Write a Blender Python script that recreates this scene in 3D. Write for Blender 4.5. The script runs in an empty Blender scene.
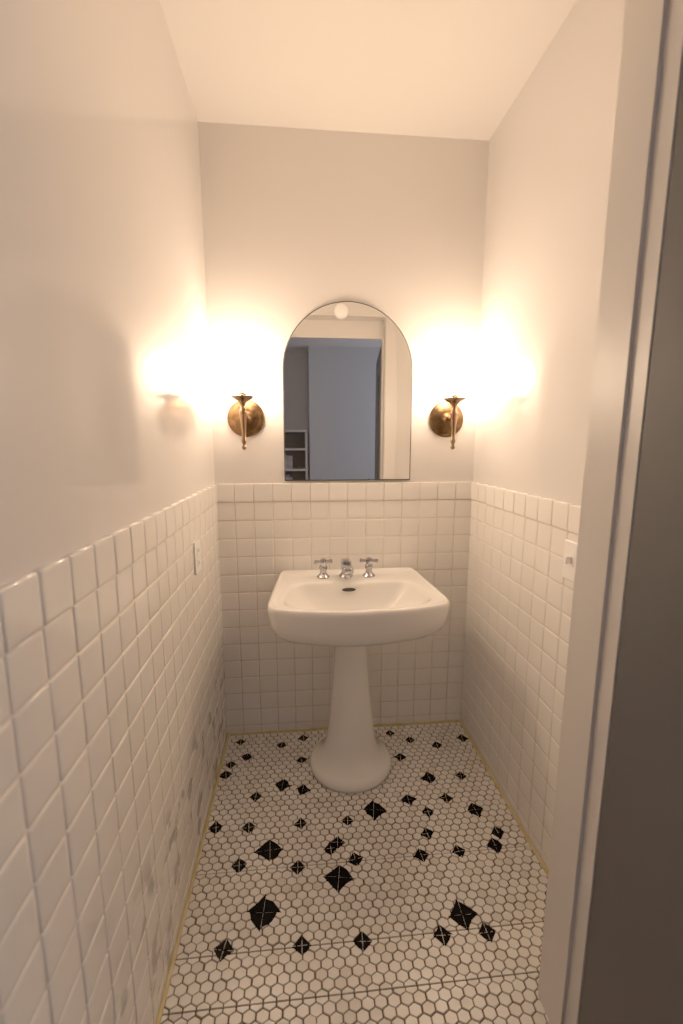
import bpy, bmesh, math, random
from mathutils import Vector, Matrix
random.seed(7)
scene=bpy.context.scene
W=1.07; H=2.39; YF=-1.022; YO=-1.15; JX=0.874; HEAD=1.92; HIN=2.03

# ---------------- materials ----------------
def mat(name,col,rough=0.5,metal=0.0,spec=0.5,coat=0.0,bump=None,var=None,emit=None,estr=0.0,coatr=0.1,stretch=None):
    m=bpy.data.materials.new(name); m.use_nodes=True
    nt=m.node_tree; b=nt.nodes['Principled BSDF']
    b.inputs['Base Color'].default_value=(*col,1)
    b.inputs['Roughness'].default_value=rough
    b.inputs['Metallic'].default_value=metal
    b.inputs['Specular IOR Level'].default_value=spec
    b.inputs['Coat Weight'].default_value=coat
    b.inputs['Coat Roughness'].default_value=coatr
    tc=nt.nodes.new('ShaderNodeTexCoord')
    if var:
        n=nt.nodes.new('ShaderNodeTexNoise'); n.inputs['Scale'].default_value=var[0]; n.inputs['Detail'].default_value=4
        r=nt.nodes.new('ShaderNodeValToRGB')
        r.color_ramp.elements[0].position=0.35; r.color_ramp.elements[1].position=0.65
        r.color_ramp.elements[0].color=(*col,1); r.color_ramp.elements[1].color=(*var[1],1)
        nt.links.new(tc.outputs['Object'],n.inputs['Vector'])
        nt.links.new(n.outputs['Fac'],r.inputs['Fac']); nt.links.new(r.outputs['Color'],b.inputs['Base Color'])
    if bump:
        n2=nt.nodes.new('ShaderNodeTexNoise'); n2.inputs['Scale'].default_value=bump[0]; n2.inputs['Detail'].default_value=2
        mp=nt.nodes.new('ShaderNodeMapping')
        if stretch: mp.inputs['Scale'].default_value=stretch
        bp=nt.nodes.new('ShaderNodeBump'); bp.inputs['Strength'].default_value=bump[1]; bp.inputs['Distance'].default_value=bump[2]
        nt.links.new(tc.outputs['Object'],mp.inputs['Vector']); nt.links.new(mp.outputs['Vector'],n2.inputs['Vector'])
        nt.links.new(n2.outputs['Fac'],bp.inputs['Height']); nt.links.new(bp.outputs['Normal'],b.inputs['Normal'])
    if emit:
        b.inputs['Emission Color'].default_value=(*emit,1); b.inputs['Emission Strength'].default_value=estr
    return m
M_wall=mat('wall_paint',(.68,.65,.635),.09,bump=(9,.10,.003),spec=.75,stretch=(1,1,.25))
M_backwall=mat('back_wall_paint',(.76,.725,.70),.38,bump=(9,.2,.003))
M_ceil=mat('ceiling_paint',(.76,.72,.69),.7,bump=(30,.1,.002))
M_tile=mat('wall_tile_glaze',(.87,.835,.795),.055,spec=.65,var=(2.5,(.85,.81,.765)),bump=(10,.1,.003))
M_tileL=mat('wall_tile_glaze_painted_reflections',(.82,.785,.745),.05,spec=.7,var=(2.5,(.80,.76,.715)),bump=(10,.1,.003))
def paint_reflections(m):  # gray noise patches low down: reflections of black floor inlays painted into base color
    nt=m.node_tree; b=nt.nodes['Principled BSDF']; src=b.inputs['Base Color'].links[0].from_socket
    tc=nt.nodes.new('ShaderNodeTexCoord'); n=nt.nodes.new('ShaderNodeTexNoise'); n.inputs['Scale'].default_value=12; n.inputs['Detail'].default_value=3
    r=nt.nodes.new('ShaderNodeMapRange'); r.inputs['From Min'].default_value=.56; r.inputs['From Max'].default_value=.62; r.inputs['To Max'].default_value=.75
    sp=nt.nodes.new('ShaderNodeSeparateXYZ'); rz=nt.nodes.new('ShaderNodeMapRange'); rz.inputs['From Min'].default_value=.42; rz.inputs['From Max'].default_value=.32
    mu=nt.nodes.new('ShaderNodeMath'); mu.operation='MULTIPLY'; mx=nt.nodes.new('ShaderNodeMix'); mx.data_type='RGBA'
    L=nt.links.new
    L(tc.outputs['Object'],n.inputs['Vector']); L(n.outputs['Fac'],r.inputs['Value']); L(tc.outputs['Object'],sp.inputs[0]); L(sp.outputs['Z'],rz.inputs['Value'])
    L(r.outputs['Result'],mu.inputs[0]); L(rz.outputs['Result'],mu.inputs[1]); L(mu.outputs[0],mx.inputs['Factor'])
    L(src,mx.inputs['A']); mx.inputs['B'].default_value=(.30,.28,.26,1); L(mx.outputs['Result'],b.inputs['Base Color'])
paint_reflections(M_tileL)
M_grout=mat('wall_grout',(.74,.66,.55),.85,var=(18,(.67,.58,.46)))
M_fgrout=mat('floor_grout',(.075,.045,.028),.8,var=(12,(.12,.077,.05)))
M_hexA=mat('hex_tile_white',(.80,.765,.715),.28,var=(6,(.74,.70,.64)))
M_hexB=mat('hex_tile_ivory',(.73,.685,.62),.30,var=(9,(.66,.61,.54)))
M_black=mat('hex_tile_black',(.003,.003,.0035),.5,spec=.03)
M_porc=mat('porcelain',(.85,.825,.79),.07,coat=.4,coatr=.03)
M_chrome=mat('chrome',(.38,.38,.40),.08,metal=1)
M_dark=mat('dark_void',(.015,.012,.010),.6)
M_brass=mat('antique_brass',(.20,.11,.048),.36,metal=1,var=(38,(.09,.05,.022)),bump=(60,.35,.002))
M_brassl=mat('polished_brass',(.24,.14,.075),.25,metal=1)
M_mirror=mat('mirror_glass',(.88,.88,.88),.0,metal=1)
M_medge=mat('mirror_edge',(.06,.05,.045),.35)
M_shade=mat('opal_glass',(.9,.88,.84),.3,emit=(1.0,.68,.42),estr=88)
M_trim=mat('trim_paint',(.56,.53,.50),.38,bump=(20,.1,.002))
M_leaf=mat('door_paint_gray',(.072,.071,.073),.55,bump=(20,.1,.002))
M_steel=mat('hinge_metal',(.12,.11,.10),.4,metal=.8)
M_hall=mat('hall_paint',(.46,.47,.50),.6,bump=(12,.1,.002))
M_wood=mat('hall_floor_wood',(.20,.12,.07),.4,var=(3,(.13,.075,.04)))
M_plate=mat('switch_plastic',(.92,.90,.88),.25)
M_caulk=mat('caulk_yellowed',(.54,.42,.15),.5,var=(25,(.62,.52,.29)))
M_shelf=mat('shelf_paint',(.62,.61,.60),.5)
M_book=mat('book_covers',(.25,.2,.18),.6,var=(9,(.35,.38,.45)))

# ---------------- mesh helpers ----------------
def obj(name,verts,faces,m,smooth=False,mats=None,idx=None,parent=None,angle=None):
    me=bpy.data.meshes.new(name); me.from_pydata([tuple(v) for v in verts],[],faces)
    for mm in (mats or [m]): me.materials.append(mm)
    if idx:
        for p,i in zip(me.polygons,idx): p.material_index=i
    bm=bmesh.new(); bm.from_mesh(me); bmesh.ops.recalc_face_normals(bm,faces=bm.faces); bm.to_mesh(me); bm.free()
    if smooth:
        for p in me.polygons: p.use_smooth=True
        if angle: me.set_sharp_from_angle(angle=math.radians(angle))
    o=bpy.data.objects.new(name,me); scene.collection.objects.link(o)
    if parent: o.parent=parent
    return o
BF=[(0,1,3,2),(4,6,7,5),(0,4,5,1),(2,3,7,6),(0,2,6,4),(1,5,7,3)]
def box(name,a,b,m,bev=0.0,parent=None,seg=2):
    x0,y0,z0=a; x1,y1,z1=b
    v=[(x,y,z) for x in (x0,x1) for y in (y0,y1) for z in (z0,z1)]
    o=obj(name,v,BF,m,parent=parent)
    if bev:
        md=o.modifiers.new('bevel','BEVEL'); md.width=bev; md.segments=seg; md.limit_method='ANGLE'
        for p in o.data.polygons: p.use_smooth=True
        o.data.set_sharp_from_angle(angle=math.radians(60))
    return o
def multi(name,boxes,m,parent=None):
    V=[];Fs=[]
    for a,b in boxes:
        o=len(V)
        V+=[(x,y,z) for x in (a[0],b[0]) for y in (a[1],b[1]) for z in (a[2],b[2])]
        Fs+=[tuple(i+o for i in f) for f in BF]
    return obj(name,V,Fs,m,parent=parent)
def empty(name,loc=(0,0,0)):
    e=bpy.data.objects.new(name,None); e.empty_display_size=.05; scene.collection.objects.link(e); return e
def lathe(name,prof,m,origin,axis='z',n=48,parent=None,sx=1,sy=1,angle=50):
    V=[];Fs=[]
    for r,h in prof:
        for i in range(n):
            a=2*math.pi*i/n; p=(r*math.cos(a)*sx,r*math.sin(a)*sy,h)
            if axis=='y': p=(p[0],-p[2],p[1])   # grows toward -y
            if axis=='x': p=(p[2],p[0],p[1])
            V.append((p[0]+origin[0],p[1]+origin[1],p[2]+origin[2]))
    for k in range(len(prof)-1):
        for i in range(n):
            j=(i+1)%n; Fs.append((k*n+i,k*n+j,(k+1)*n+j,(k+1)*n+i))
    Fs.append(tuple(range(n))); Fs.append(tuple((len(prof)-1)*n+i for i in range(n)))
    return obj(name,V,Fs,m,smooth=True,parent=parent,angle=angle)
def tube(name,pts,r,m,parent=None,n=16):
    cu=bpy.data.curves.new(name,'CURVE'); cu.dimensions='3D'; cu.bevel_depth=r; cu.bevel_resolution=5; cu.use_fill_caps=True
    s=cu.splines.new('NURBS'); s.points.add(len(pts)-1)
    for p,q in zip(s.points,pts): p.co=(*q,1)
    s.use_endpoint_u=True; s.order_u=3; s.resolution_u=10
    cu.materials.append(m); o=bpy.data.objects.new(name,cu); scene.collection.objects.link(o)
    if parent: o.parent=parent
    return o

# ---------------- room shell ----------------
HX0,HX1,HY=-0.9,2.5,-3.95
box('floor',(HX0-.1,HY-.1,-.08),(HX1+.1,.1,-.0025),M_fgrout)
box('ceiling',(HX0-.1,HY-.1,H),(HX1+.1,.1,H+.08),M_ceil)
wb=box('wall_back',(-.1,0,-.004),(W+.1,.1,H),M_backwall)
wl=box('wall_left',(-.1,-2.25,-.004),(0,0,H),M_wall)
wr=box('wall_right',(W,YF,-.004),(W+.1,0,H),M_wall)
box('wall_front',(JX+.012,YO,-.004),(HX1,YF,H),M_trim)
box('wall_front_header',(0,YO,HIN),(JX+.012,YF,H),M_wall)
box('wall_hall_far',(HX0-.1,HY-.1,-.004),(HX1+.1,HY,H),M_hall)
box('wall_hall_left',(HX0-.1,HY,-.004),(HX0,-2.25,H),M_hall)
box('wall_hall_return',(HX0,-2.25,-.004),(-.1,-2.15,H),M_hall)
x0,x1=HX1,HX1+.1
multi('wall_hall_right',[((x0,HY,0),(x1,YF,.7)),((x0,HY,2.2),(x1,YF,H)),((x0,HY,.7),(x1,-3.7,2.2)),((x0,-1.6,.7),(x1,YF,2.2))],M_hall)
multi('window_1',[((x0+.02,-3.7,.7),(x0+.07,-1.6,.75)),((x0+.02,-3.7,2.15),(x0+.07,-1.6,2.2)),((x0+.02,-3.7,.75),(x0+.07,-3.65,2.15)),
  ((x0+.02,-1.65,.75),(x0+.07,-1.6,2.15)),((x0+.02,-2.67,.75),(x0+.07,-2.63,2.15))],M_trim)
box('floor_hall',(HX0,HY,-.0025),(HX1,-1.19,.004),M_wood)
box('trim_threshold',(0.0,-1.19,-.0025),(JX,-1.15,.006),M_trim,.003)

multi('trim_jamb',[((JX,YO,0),(JX+.012,YF,HIN)),
                   ((JX-.007,YO+.035,0),(JX,YO+.075,HEAD)),
                   ((0,YO,HEAD),(JX,YO+.02,HIN)),((0,YO,HIN-.006),(JX,YF,HIN))],M_trim)
multi('trim_casing_inner',[((JX+.004,YF,0),(JX+.085,YF+.008,HIN+.09)),((JX+.07,YF,0),(JX+.085,YF+.012,HIN+.09)),
      ((0,YF,HIN+.004),(JX+.004,YF+.008,HIN+.09)),((0,YF+.0,HIN+.075),(JX+.004,YF+.012,HIN+.09))],M_trim)

# ---------------- wall tiles ----------------
def wall_tiles(name,origin,u,n,length,u_off=0.0,top=1.106,pitch=.0764,gap=.0024,parent=None,tm=None):
    o=Vector(origin);u=Vector(u);n=Vector(n);zz=Vector((0,0,1))
    V=[];Fs=[];idx=[]
    def ring(a0,a1,b0,b1,inset,ch,d,tilt):
        pts=[(a0+inset+ch,b0+inset),(a1-inset-ch,b0+inset),(a1-inset,b0+inset+ch),(a1-inset,b1-inset-ch),(a1-inset-ch,b1-inset),(a0+inset+ch,b1-inset),(a0+inset,b1-inset-ch),(a0+inset,b0+inset+ch)]
        ca=(a0+a1)/2;cb=(b0+b1)/2;s=len(V)
        for a,b in pts:
            dd=d+((a-ca)*tilt[0]+(b-cb)*tilt[1])
            V.append(o+u*a+zz*b+n*max(dd,.0005))
        return s
    g=.0058
    s=len(V)
    for a in (0,length):
        for b in (0,top-.003):
            for d in (0,g): V.append(o+u*a+zz*b+n*d)
    for f in BF: Fs.append(tuple(i+s for i in f)); idx.append(1)
    rows=[];z=top;k=0
    while z>0.004:
        zb=max(z-pitch,0.0); rows.append((zb,z,k)); z-=pitch;k+=1
    a=-u_off; cols=[]
    while a<length-.004:
        cols.append((max(a,0),min(a+pitch,length))); a+=pitch
    for (b0,b1,k) in rows:
        for (a0,a1) in cols:
            if a1-a0<.01 or b1-b0<.01: continue
            A0,A1,B0,B1=a0+gap/2,a1-gap/2,b0+gap/2,b1-gap/2
            tl=(random.gauss(0,.003),random.gauss(0,.003)); off=random.gauss(0,.0002)
            cap=.003 if k==0 else 0
            rs=[ring(A0,A1,B0,B1,0,.0015,.0005,(0,0)),
                ring(A0,A1,B0,B1,.0002,.0018,.0058+cap+off,tl),
                ring(A0,A1,B0,B1,.0012,.0022,.0070+cap+off,tl),
                ring(A0,A1,B0,B1,.0030,.003,.0075+cap+off,tl),
                ring(A0,A1,B0,B1,.0065,.003,.0077+cap+off,tl)]
            for q in range(4):
                for i in range(8):
                    j=(i+1)%8; Fs.append((rs[q]+i,rs[q]+j,rs[q+1]+j,rs[q+1]+i)); idx.append(0)
            Fs.append(tuple(rs[4]+i for i in range(8))); idx.append(0)
    return obj(name,V,Fs,None,smooth=True,mats=[tm or M_tile,M_grout],idx=idx,parent=parent)
wall_tiles('tiles_back',(0,0,0),(1,0,0),(0,-1,0),W,0.0,parent=wb)
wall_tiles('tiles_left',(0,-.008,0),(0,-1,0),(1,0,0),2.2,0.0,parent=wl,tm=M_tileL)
wall_tiles('tiles_right',(W,-.008,0),(0,-1,0),(-1,0,0),1.002,0.0,parent=wr)
def caulk(name,p,q,parent):
    return tube(name,[p,((p[0]+q[0])/2,(p[1]+q[1])/2,p[2]),q],.0055,M_caulk,parent)
caulk('trim_caulk_back',(.01,-.012,.002),(W-.01,-.012,.002),None)
caulk('trim_caulk_right',(W-.012,-.01,.002),(W-.012,-1.005,.002),None)
caulk('trim_caulk_left',(.011,-.01,.001),(.011,-1.14,.001),None)

# ---------------- hex floor ----------------
def hexfloor():
    V=[];Fs=[];idx=[]
    w=.0300; hp=.0222
    hh=hp/0.75/2
    sections=[(-.008,-.652),(-.6535,-.869),(-.8715,-.976),(-.9785,-1.148)]
    r0=0
    for (ya,yb) in sections:
        nrow=round((ya-yb)/hp); pr=(ya-yb)/nrow
        for r in range(0,nrow+1):
            cy=ya-pr*r; r0+=1
            cx=(w/2 if r0%2 else 0)
            while cx<W+w:
                jx=random.gauss(0,.0005); jy=random.gauss(0,.0005)
                poly=[]
                sc=.87
                for (px,py) in [(0,hh),(w/2,hh*.48),(w/2,-hh*.48),(0,-hh),(-w/2,-hh*.48),(-w/2,hh*.48)]:
                    poly.append((cx+px*sc+jx,cy+py*sc+jy))
                def cl(p): return (min(max(p[0],.009),W-.009),min(max(p[1],yb+.0006),ya-.0006))
                top=[cl((cx+(p[0]-cx)*.93,cy+(p[1]-cy)*.93)) for p in poly]; bot=[cl(p) for p in poly]
                xs=[p[0] for p in bot]; ys=[p[1] for p in bot]
                if max(xs)-min(xs)>.006 and max(ys)-min(ys)>.0018:
                    s=len(V)
                    for p in bot: V.append((p[0],p[1],-.003))
                    for p in bot: V.append((p[0],p[1],-.0006))
                    for p in top: V.append((p[0],p[1],.0004))
                    m=0 if random.random()<.75 else 1
                    for q in range(2):
                        for i in range(6):
                            j=(i+1)%6; Fs.append((s+q*6+i,s+q*6+j,s+q*6+6+j,s+q*6+6+i)); idx.append(m)
                    Fs.append(tuple(s+12+i for i in range(6))); idx.append(m)
                cx+=w
        r0+=1
    small=[(0.071,-0.066),(0.246,-0.102),(0.339,-0.065),(0.049,-0.201),(0.721,-0.068),(0.798,-0.121),(0.904,-0.163),(1.026,-0.129),(0.107,-0.161),(0.039,-0.253),(0.732,-0.219),(0.33,-0.199),(0.164,-0.372),(0.942,-0.342),(0.768,-0.494),(0.85,-0.44),(0.045,-0.491),(0.154,-0.501),(0.326,-0.501),(0.485,-0.504),(0.74,-0.578),(0.973,-0.596),(0.444,-0.583),(0.421,-0.602),(0.14,-0.633),(0.317,-0.656),(0.494,-0.646),(0.7,-0.652),(0.822,-0.65),(0.131,-0.86),(0.329,-0.868),(0.484,-0.873),(0.693,-0.878),(0.812,-0.882)]
    big=[((0.259,-0.324),.034),((0.334,-0.355),.027),((0.817,-0.341),.034),((0.712,-0.436),.029),((0.58,-0.468),.044),((0.934,-0.501),.032),((0.943,-0.64),.030),((0.23,-0.591),.044),((0.438,-0.698),.046),((0.224,-0.778),.050),((0.763,-0.834),.040)]
    def tri(pts,z):
        s=len(V); k=len(pts)
        for p in pts: V.append((p[0],p[1],-.002))
        for p in pts: V.append((p[0],p[1],z))
        for i in range(k):
            j=(i+1)%k; Fs.append((s+i,s+j,s+k+j,s+k+i)); idx.append(2)
        Fs.append(tuple(s+k+i for i in range(k))); idx.append(2)
    def motif(c,r,irr,g):
        rot=random.uniform(-.2,.2)
        for q in range(4):
            a=rot+q*math.pi/2; b=a+math.pi/2
            ra=r*random.uniform(1-irr,1+irr*.6); rb=r*random.uniform(1-irr,1+irr*.6); rm=r*random.uniform(.60,.74)
            mid=(a+b)/2
            ox=g*math.cos(mid)*1.4; oy=g*math.sin(mid)*1.4
            pts=[(c[0]+ox,c[1]+oy)]
            for rr,aa in ((ra,a),(rm,mid-.15),(rm,mid+.15),(rb,b)):
                pts.append((c[0]+ox+rr*math.cos(aa),c[1]+oy+rr*math.sin(aa)))
            tri(pts,.0009)
    for c in small: motif(c,random.uniform(.021,.026),.15,.0006)
    for c,r in big: motif(c,r,.3,.0004)
    return obj('floor_tiles',V,Fs,None,mats=[M_hexA,M_hexB,M_black],idx=idx)
hexfloor()

# ---------------- pedestal sink ----------------
sink=empty('pedestal_sink')
N=128
ctr=(.535,-.27)
def make_outline(ctrl,rounds=4):
    p=ctrl[:]
    for _ in range(rounds):
        q=[]
        for i in range(len(p)):
            a=p[i];b=p[(i+1)%len(p)]
            q.append((a[0]*.75+b[0]*.25,a[1]*.75+b[1]*.25)); q.append((a[0]*.25+b[0]*.75,a[1]*.25+b[1]*.75))
        p=q
    return p
def radial(poly,c):
    R=[]
    for i in range(N):
        a=2*math.pi*i/N; d=(math.cos(a),math.sin(a)); best=0
        for k in range(len(poly)):
            x1,y1=poly[k][0]-c[0],poly[k][1]-c[1]; x2,y2=poly[(k+1)%len(poly)][0]-c[0],poly[(k+1)%len(poly)][1]-c[1]
            ex,ey=x2-x1,y2-y1; den=d[0]*ey-d[1]*ex
            if abs(den)<1e-12: continue
            t=(x1*ey-y1*ex)/den; s=(x1*d[1]-y1*d[0])/den
            if -1e-9<=s<=1+1e-9 and t>best: best=t
        R.append(best)
    return R
sym=lambda h:[( .535-x,y) for x,y in h]+[(.535+x,y) for x,y in reversed(h)]
outer=make_outline(sym([(.0,-.014),(.262,-.014),(.280,-.016),(.284,-.04),(.296,-.20),(.307,-.34),(.310,-.41),(.292,-.455),(.20,-.485),(.10,-.500),(.0,-.503)]),3)
inner=make_outline(sym([(.0,-.168),(.10,-.168),(.19,-.17),(.232,-.20),(.255,-.28),(.262,-.35),(.245,-.405),(.16,-.445),(.06,-.462),(.0,-.463)]),3)
Ro=radial(outer,ctr); Ri=radial(inner,ctr)
def ringpts(Rr,scale,off,z,c=ctr,yscale=1):
    out=[]
    for i in range(N):
        a=2*math.pi*i/N; r=Rr[i]*scale+off
        x=c[0]+r*math.cos(a); y=c[1]+r*math.sin(a)*yscale
        out.append((x,min(y,-.0125),z))
    return out
def circ(c,rx,ry,z): return [(c[0]+rx*math.cos(2*math.pi*i/N),c[1]+ry*math.sin(2*math.pi*i/N),z) for i in range(N)]
def mix(A,B,t,z): return [(a[0]*(1-t)+b[0]*t,a[1]*(1-t)+b[1]*t,z) for a,b in zip(A,B)]
pc=(.525,-.240)
ped=circ(pc,.062,.060,0)
Oz=lambda off,z:ringpts(Ro,1,off,z)
rings=[circ(pc,.060,.058,.53),circ(pc,.075,.073,.545),mix(ped,Oz(0,0),.30,.562),mix(ped,Oz(0,0),.58,.585),mix(ped,Oz(0,0),.80,.612),mix(ped,Oz(0,0),.92,.640),
  Oz(-.012,.664),Oz(-.006,.683),Oz(-.003,.70),Oz(0,.722),Oz(-.0005,.731),Oz(-.003,.738),Oz(-.008,.742),Oz(-.014,.7425),Oz(-.020,.740),Oz(-.024,.7365)]
A=Oz(-.024,0); B=ringpts(Ri,1,0,0)
rings+= [mix(A,B,.45,.7352),mix(A,B,.85,.7345),mix(A,B,1,.7325)]
rings+= [ringpts(Ri,1,-.006,.728),ringpts(Ri,1,-.012,.718)]
dc=(.530,-.30)
dr=circ(dc,.025,.025,0)
Bi=ringpts(Ri,1,-.014,0)
for t,z in ((.08,.695),(.2,.665),(.36,.638),(.55,.618),(.75,.606),(.92,.600),(1,.598)):
    rings.append(mix(Bi,dr,t,z))
V=[p for r in rings for p in r]; Fs=[]
for k in range(len(rings)-1):
    for i in range(N):
        j=(i+1)%N; Fs.append((k*N+i,k*N+j,(k+1)*N+j,(k+1)*N+i))
Fs.append(tuple(range(N))); Fs.append(tuple((len(rings)-1)*N+i for i in range(N)))
obj('basin',V,Fs,M_porc,smooth=True,parent=sink)
lathe('drain',[(.003,.5985),(.012,.5995),(.022,.601),(.025,.5995),(.025,.597)],M_chrome,(dc[0],dc[1],.001),parent=sink)
prof=[(.152,0),(.160,.004),(.162,.016),(.160,.028),(.154,.036),(.145,.041),(.138,.047),(.128,.056),(.114,.072),(.103,.095),(.095,.125),(.089,.17),(.083,.22),(.078,.28),(.072,.34),(.068,.40),(.064,.46),(.063,.50),(.066,.525),(.075,.545),(.08,.56)]
lathe('pedestal',prof,M_porc,(pc[0],pc[1]+.002,.001),n=72,parent=sink,sx=1,sy=.98,angle=80)
o=lathe('overflow',[(.004,0),(.011,.001),(.013,.003),(.013,.006)],M_dark,(0,0,0),axis='y',n=32,parent=sink)
o.scale=(2.1,1,.55); o.location=(.522,-.186,.707); o.rotation_euler=(math.radians(-28),0,0)
fx=.520
def tap(x,y,s):
    lathe('tap_body',[(.025,0),(.026,.004),(.021,.009),(.015,.014),(.013,.022),(.014,.030),(.017,.037),(.016,.045),(.011,.050),(.013,.060),(.011,.074),(.004,.077)],M_chrome,(x,y,.736),n=32,parent=sink)
    V0=lathe('tap_lever',[(.003,-.038),(.0075,-.037),(.009,-.032),(.0065,-.024),(.0055,0),(.0065,.024),(.009,.032),(.0075,.037),(.003,.038)],M_chrome,(0,0,0),axis='x',n=16,parent=sink)
    V0.location=(x,y,.800); V0.rotation_euler=(0,0,s)
    V1=lathe('tap_cross',[(.003,-.026),(.007,-.024),(.0055,0),(.007,.024),(.003,.026)],M_chrome,(0,0,0),axis='x',n=16,parent=sink)
    V1.location=(x,y,.800); V1.rotation_euler=(0,0,s+math.pi/2)
tap(fx-.092,-.105,.1); tap(fx+.092,-.105,-.15)
lathe('spout_base',[(.028,0),(.029,.004),(.024,.009),(.022,.012)],M_chrome,(fx,-.10,.736),n=32,parent=sink)
box('spout_post',(fx-.020,-.120,.742),(fx+.020,-.082,.806),M_chrome,.008,sink,3)
box('spout',(fx-.022,-.185,.762),(fx+.022,-.084,.794),M_chrome,.012,sink,4)
lathe('spout_tip',[(.010,0),(.013,.001),(.013,.018),(.010,.020)],M_chrome,(fx,-.168,.746),n=24,parent=sink)

# ---------------- arched mirror ----------------
mir=empty('arched_mirror')
def arch(name,cx,hw,zb,zt,y0,y1,m,parent):
    n=48; pts=[(cx-hw,zb),(cx+hw,zb)]
    zc=zt-hw
    for i in range(n+1):
        a=math.pi*i/n; pts.append((cx+hw*math.cos(a),zc+hw*math.sin(a)))
    k=len(pts)
    V=[(p[0],y0,p[1]) for p in pts]+[(p[0],y1,p[1]) for p in pts]
    Fs=[tuple(range(k)),tuple(range(k,2*k))]+[(i,(i+1)%k,k+(i+1)%k,k+i) for i in range(k)]
    return obj(name,V,Fs,m,parent=parent)
arch('backing',.5375,.2590,1.114,1.805,-.001,-.010,M_medge,mir)
arch('glass',.5375,.2545,1.119,1.801,-.010,-.0125,M_mirror,mir)

# ---------------- wall sconces ----------------
def sconce(x,name):
    e=empty(name)
    z=1.362; p=.095
    lathe('backplate',[(.072,0),(.073,.003),(.072,.006),(.066,.009),(.060,.010),(.056,.013),(.050,.016),(.030,.018),(.020,.022),(.014,.030),(.010,.034)],M_brass,(x,0,z),axis='y',n=64,parent=e)
    tube('arm',[(x,-.028,z),(x,-.05,z-.004),(x,-.07,z-.002),(x,-p,z+.012)],.0065,M_brassl,e)
    lathe('torch',[(.002,1.240),(.007,1.243),(.009,1.249),(.006,1.256),(.0055,1.262),(.009,1.268),(.010,1.275),(.0075,1.283),(.0085,1.31),(.011,1.345),(.013,1.372),(.015,1.378),(.015,1.384),(.010,1.390),(.009,1.402),(.012,1.412),(.020,1.420),(.034,1.428),(.044,1.434),(.045,1.437),(.040,1.438)],M_brassl,(x,-p,0),n=40,parent=e)
    lathe('bulb_holder',[(.016,1.436),(.017,1.438),(.015,1.444),(.015,1.450)],M_brassl,(x,-p,0),n=32,parent=e)
    lathe('globe',[(.014,1.449),(.020,1.453),(.033,1.468),(.042,1.488),(.046,1.512),(.046,1.532),(.042,1.556),(.033,1.574),(.020,1.585),(.006,1.589)],M_shade,(x,-p,0),n=40,parent=e)
sconce(.133,'wall_sconce'); sconce(.943,'wall_sconce.001')

# ---------------- outlet / switch ----------------
def plate(name,side,y,z,w,h,toggle):
    e=empty(name)
    xs=0.0078 if side=='l' else W-.0078
    s=1 if side=='l' else -1
    a=min(xs,xs+s*.006);b=max(xs,xs+s*.006)
    box('plate',(a,y-w/2,z-h/2),(b,y+w/2,z+h/2),M_plate,.002,e)
    xa=xs+s*.006
    if toggle:
        box('toggle',(min(xa,xa+s*.016),y-.006,z-.006),(max(xa,xa+s*.016),y+.006,z+.014),M_plate,.002,e)
    else:
        for dz in (-.02,.02):
            box('socket',(min(xa,xa+s*.002),y-.016,z+dz-.013),(max(xa,xa+s*.002),y+.016,z+dz+.013),M_plate,.001,e)
            for dy in (-.006,.006):
                box('slot',(min(xa,xa+s*.0026),y+dy-.001,z+dz-.005),(max(xa,xa+s*.0026),y+dy+.001,z+dz+.005),M_dark,0,e)
plate('electrical_outlet','l',-.40,.908,.068,.105,False)
plate('light_switch','r',-.728,.955,.068,.105,True)

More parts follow.
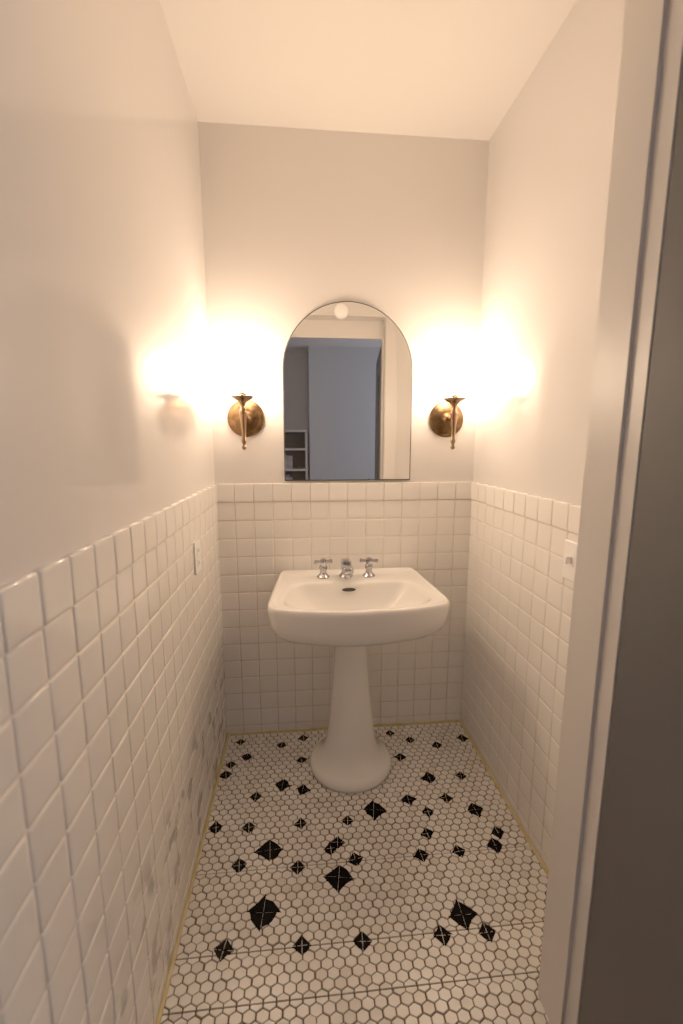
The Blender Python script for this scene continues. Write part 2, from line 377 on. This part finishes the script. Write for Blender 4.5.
# ---------------- door leaf (open into hall) ----------------
d=empty('door_1')
L=.74;T=.036
def panel(name,a,b,m,bev=0.002):
    return box(name,a,b,m,bev,d)
panel('leaf',(0,-L,.01),(T,0,HEAD-.02),M_leaf)
for (za,zb) in ((.16,.82),(.98,1.74)):
    panel('panel_moulding',(-.006,-L+.11,za),(.0,-.24,zb),M_leaf,.003)
kn=lathe('knob',[(.024,0),(.024,.004),(.010,.010),(.009,.03),(.022,.04),(.026,.052),(.020,.062),(.006,.066)],M_steel,(0,0,0),axis='x',n=32,parent=d)
kn.scale=(-1,1,1); kn.location=(0,-L+.06,.95)
d.location=(JX+.001,YO-.003,0); d.rotation_euler=(0,0,math.radians(7))

# ---------------- hall furnishing seen in the mirror ----------------
bs=empty('bookshelf')
sx0,sx1,sy=-.25,.43,HY+.004
box('side_1',(sx0,sy,.004),(sx0+.02,sy+.3,1.42),M_shelf,0,bs); box('side_2',(sx1-.02,sy,.004),(sx1,sy+.3,1.42),M_shelf,0,bs)
box('back',(sx0,sy,.004),(sx1,sy+.01,1.42),M_leaf,0,bs)
for i,z in enumerate((.06,.36,.66,.93,1.18,1.40)): box('shelf_%d'%(i+1),(sx0+.02,sy+.01,z),(sx1-.02,sy+.3,z+.02),M_shelf,0,bs)
bx=[]
for z in (.38,.68,.95):
    x=sx0+.03
    while x<sx1-.2:
        t=random.uniform(.018,.04); h=random.uniform(.15,.21); bx.append(((x,sy+.04,z),(x+t,sy+.24,z+h))); x+=t+.001
multi('books',bx,M_book,bs)
box('wall_hall_pier',(.46,HY,-.004),(1.9,HY+.30,H),M_hall)
det=lathe('smoke_detector',[(.045,0),(.045,.012),(.040,.02),(.025,.026),(.008,.028)],M_plate,(0,0,0),n=40)
det.location=(.60,YF+.009,2.045); det.rotation_euler=(math.radians(-90),0,0)

# ---------------- world ----------------
w=bpy.data.worlds.new('world'); scene.world=w; w.use_nodes=True
bg=w.node_tree.nodes['Background']; bg.inputs[0].default_value=(.72,.77,.90,1); bg.inputs[1].default_value=2.0

# ---------------- camera ----------------
cam=bpy.data.cameras.new('camera'); co=bpy.data.objects.new('camera',cam); scene.collection.objects.link(co)
cam.sensor_width=36; cam.sensor_fit='AUTO'; cam.lens=440/1024*36
co.location=(.343,-1.804,1.266)
th=math.radians(9.3);ps=math.radians(5.32)
cam.shift_y=.003
co.rotation_euler=(math.pi/2-th,0,-ps)
cam.clip_start=.02
cam.dof.use_dof=True; cam.dof.focus_distance=1.6; cam.dof.aperture_fstop=2.4
scene.camera=co
scene.view_settings.view_transform='Standard'
scene.view_settings.gamma=1.4
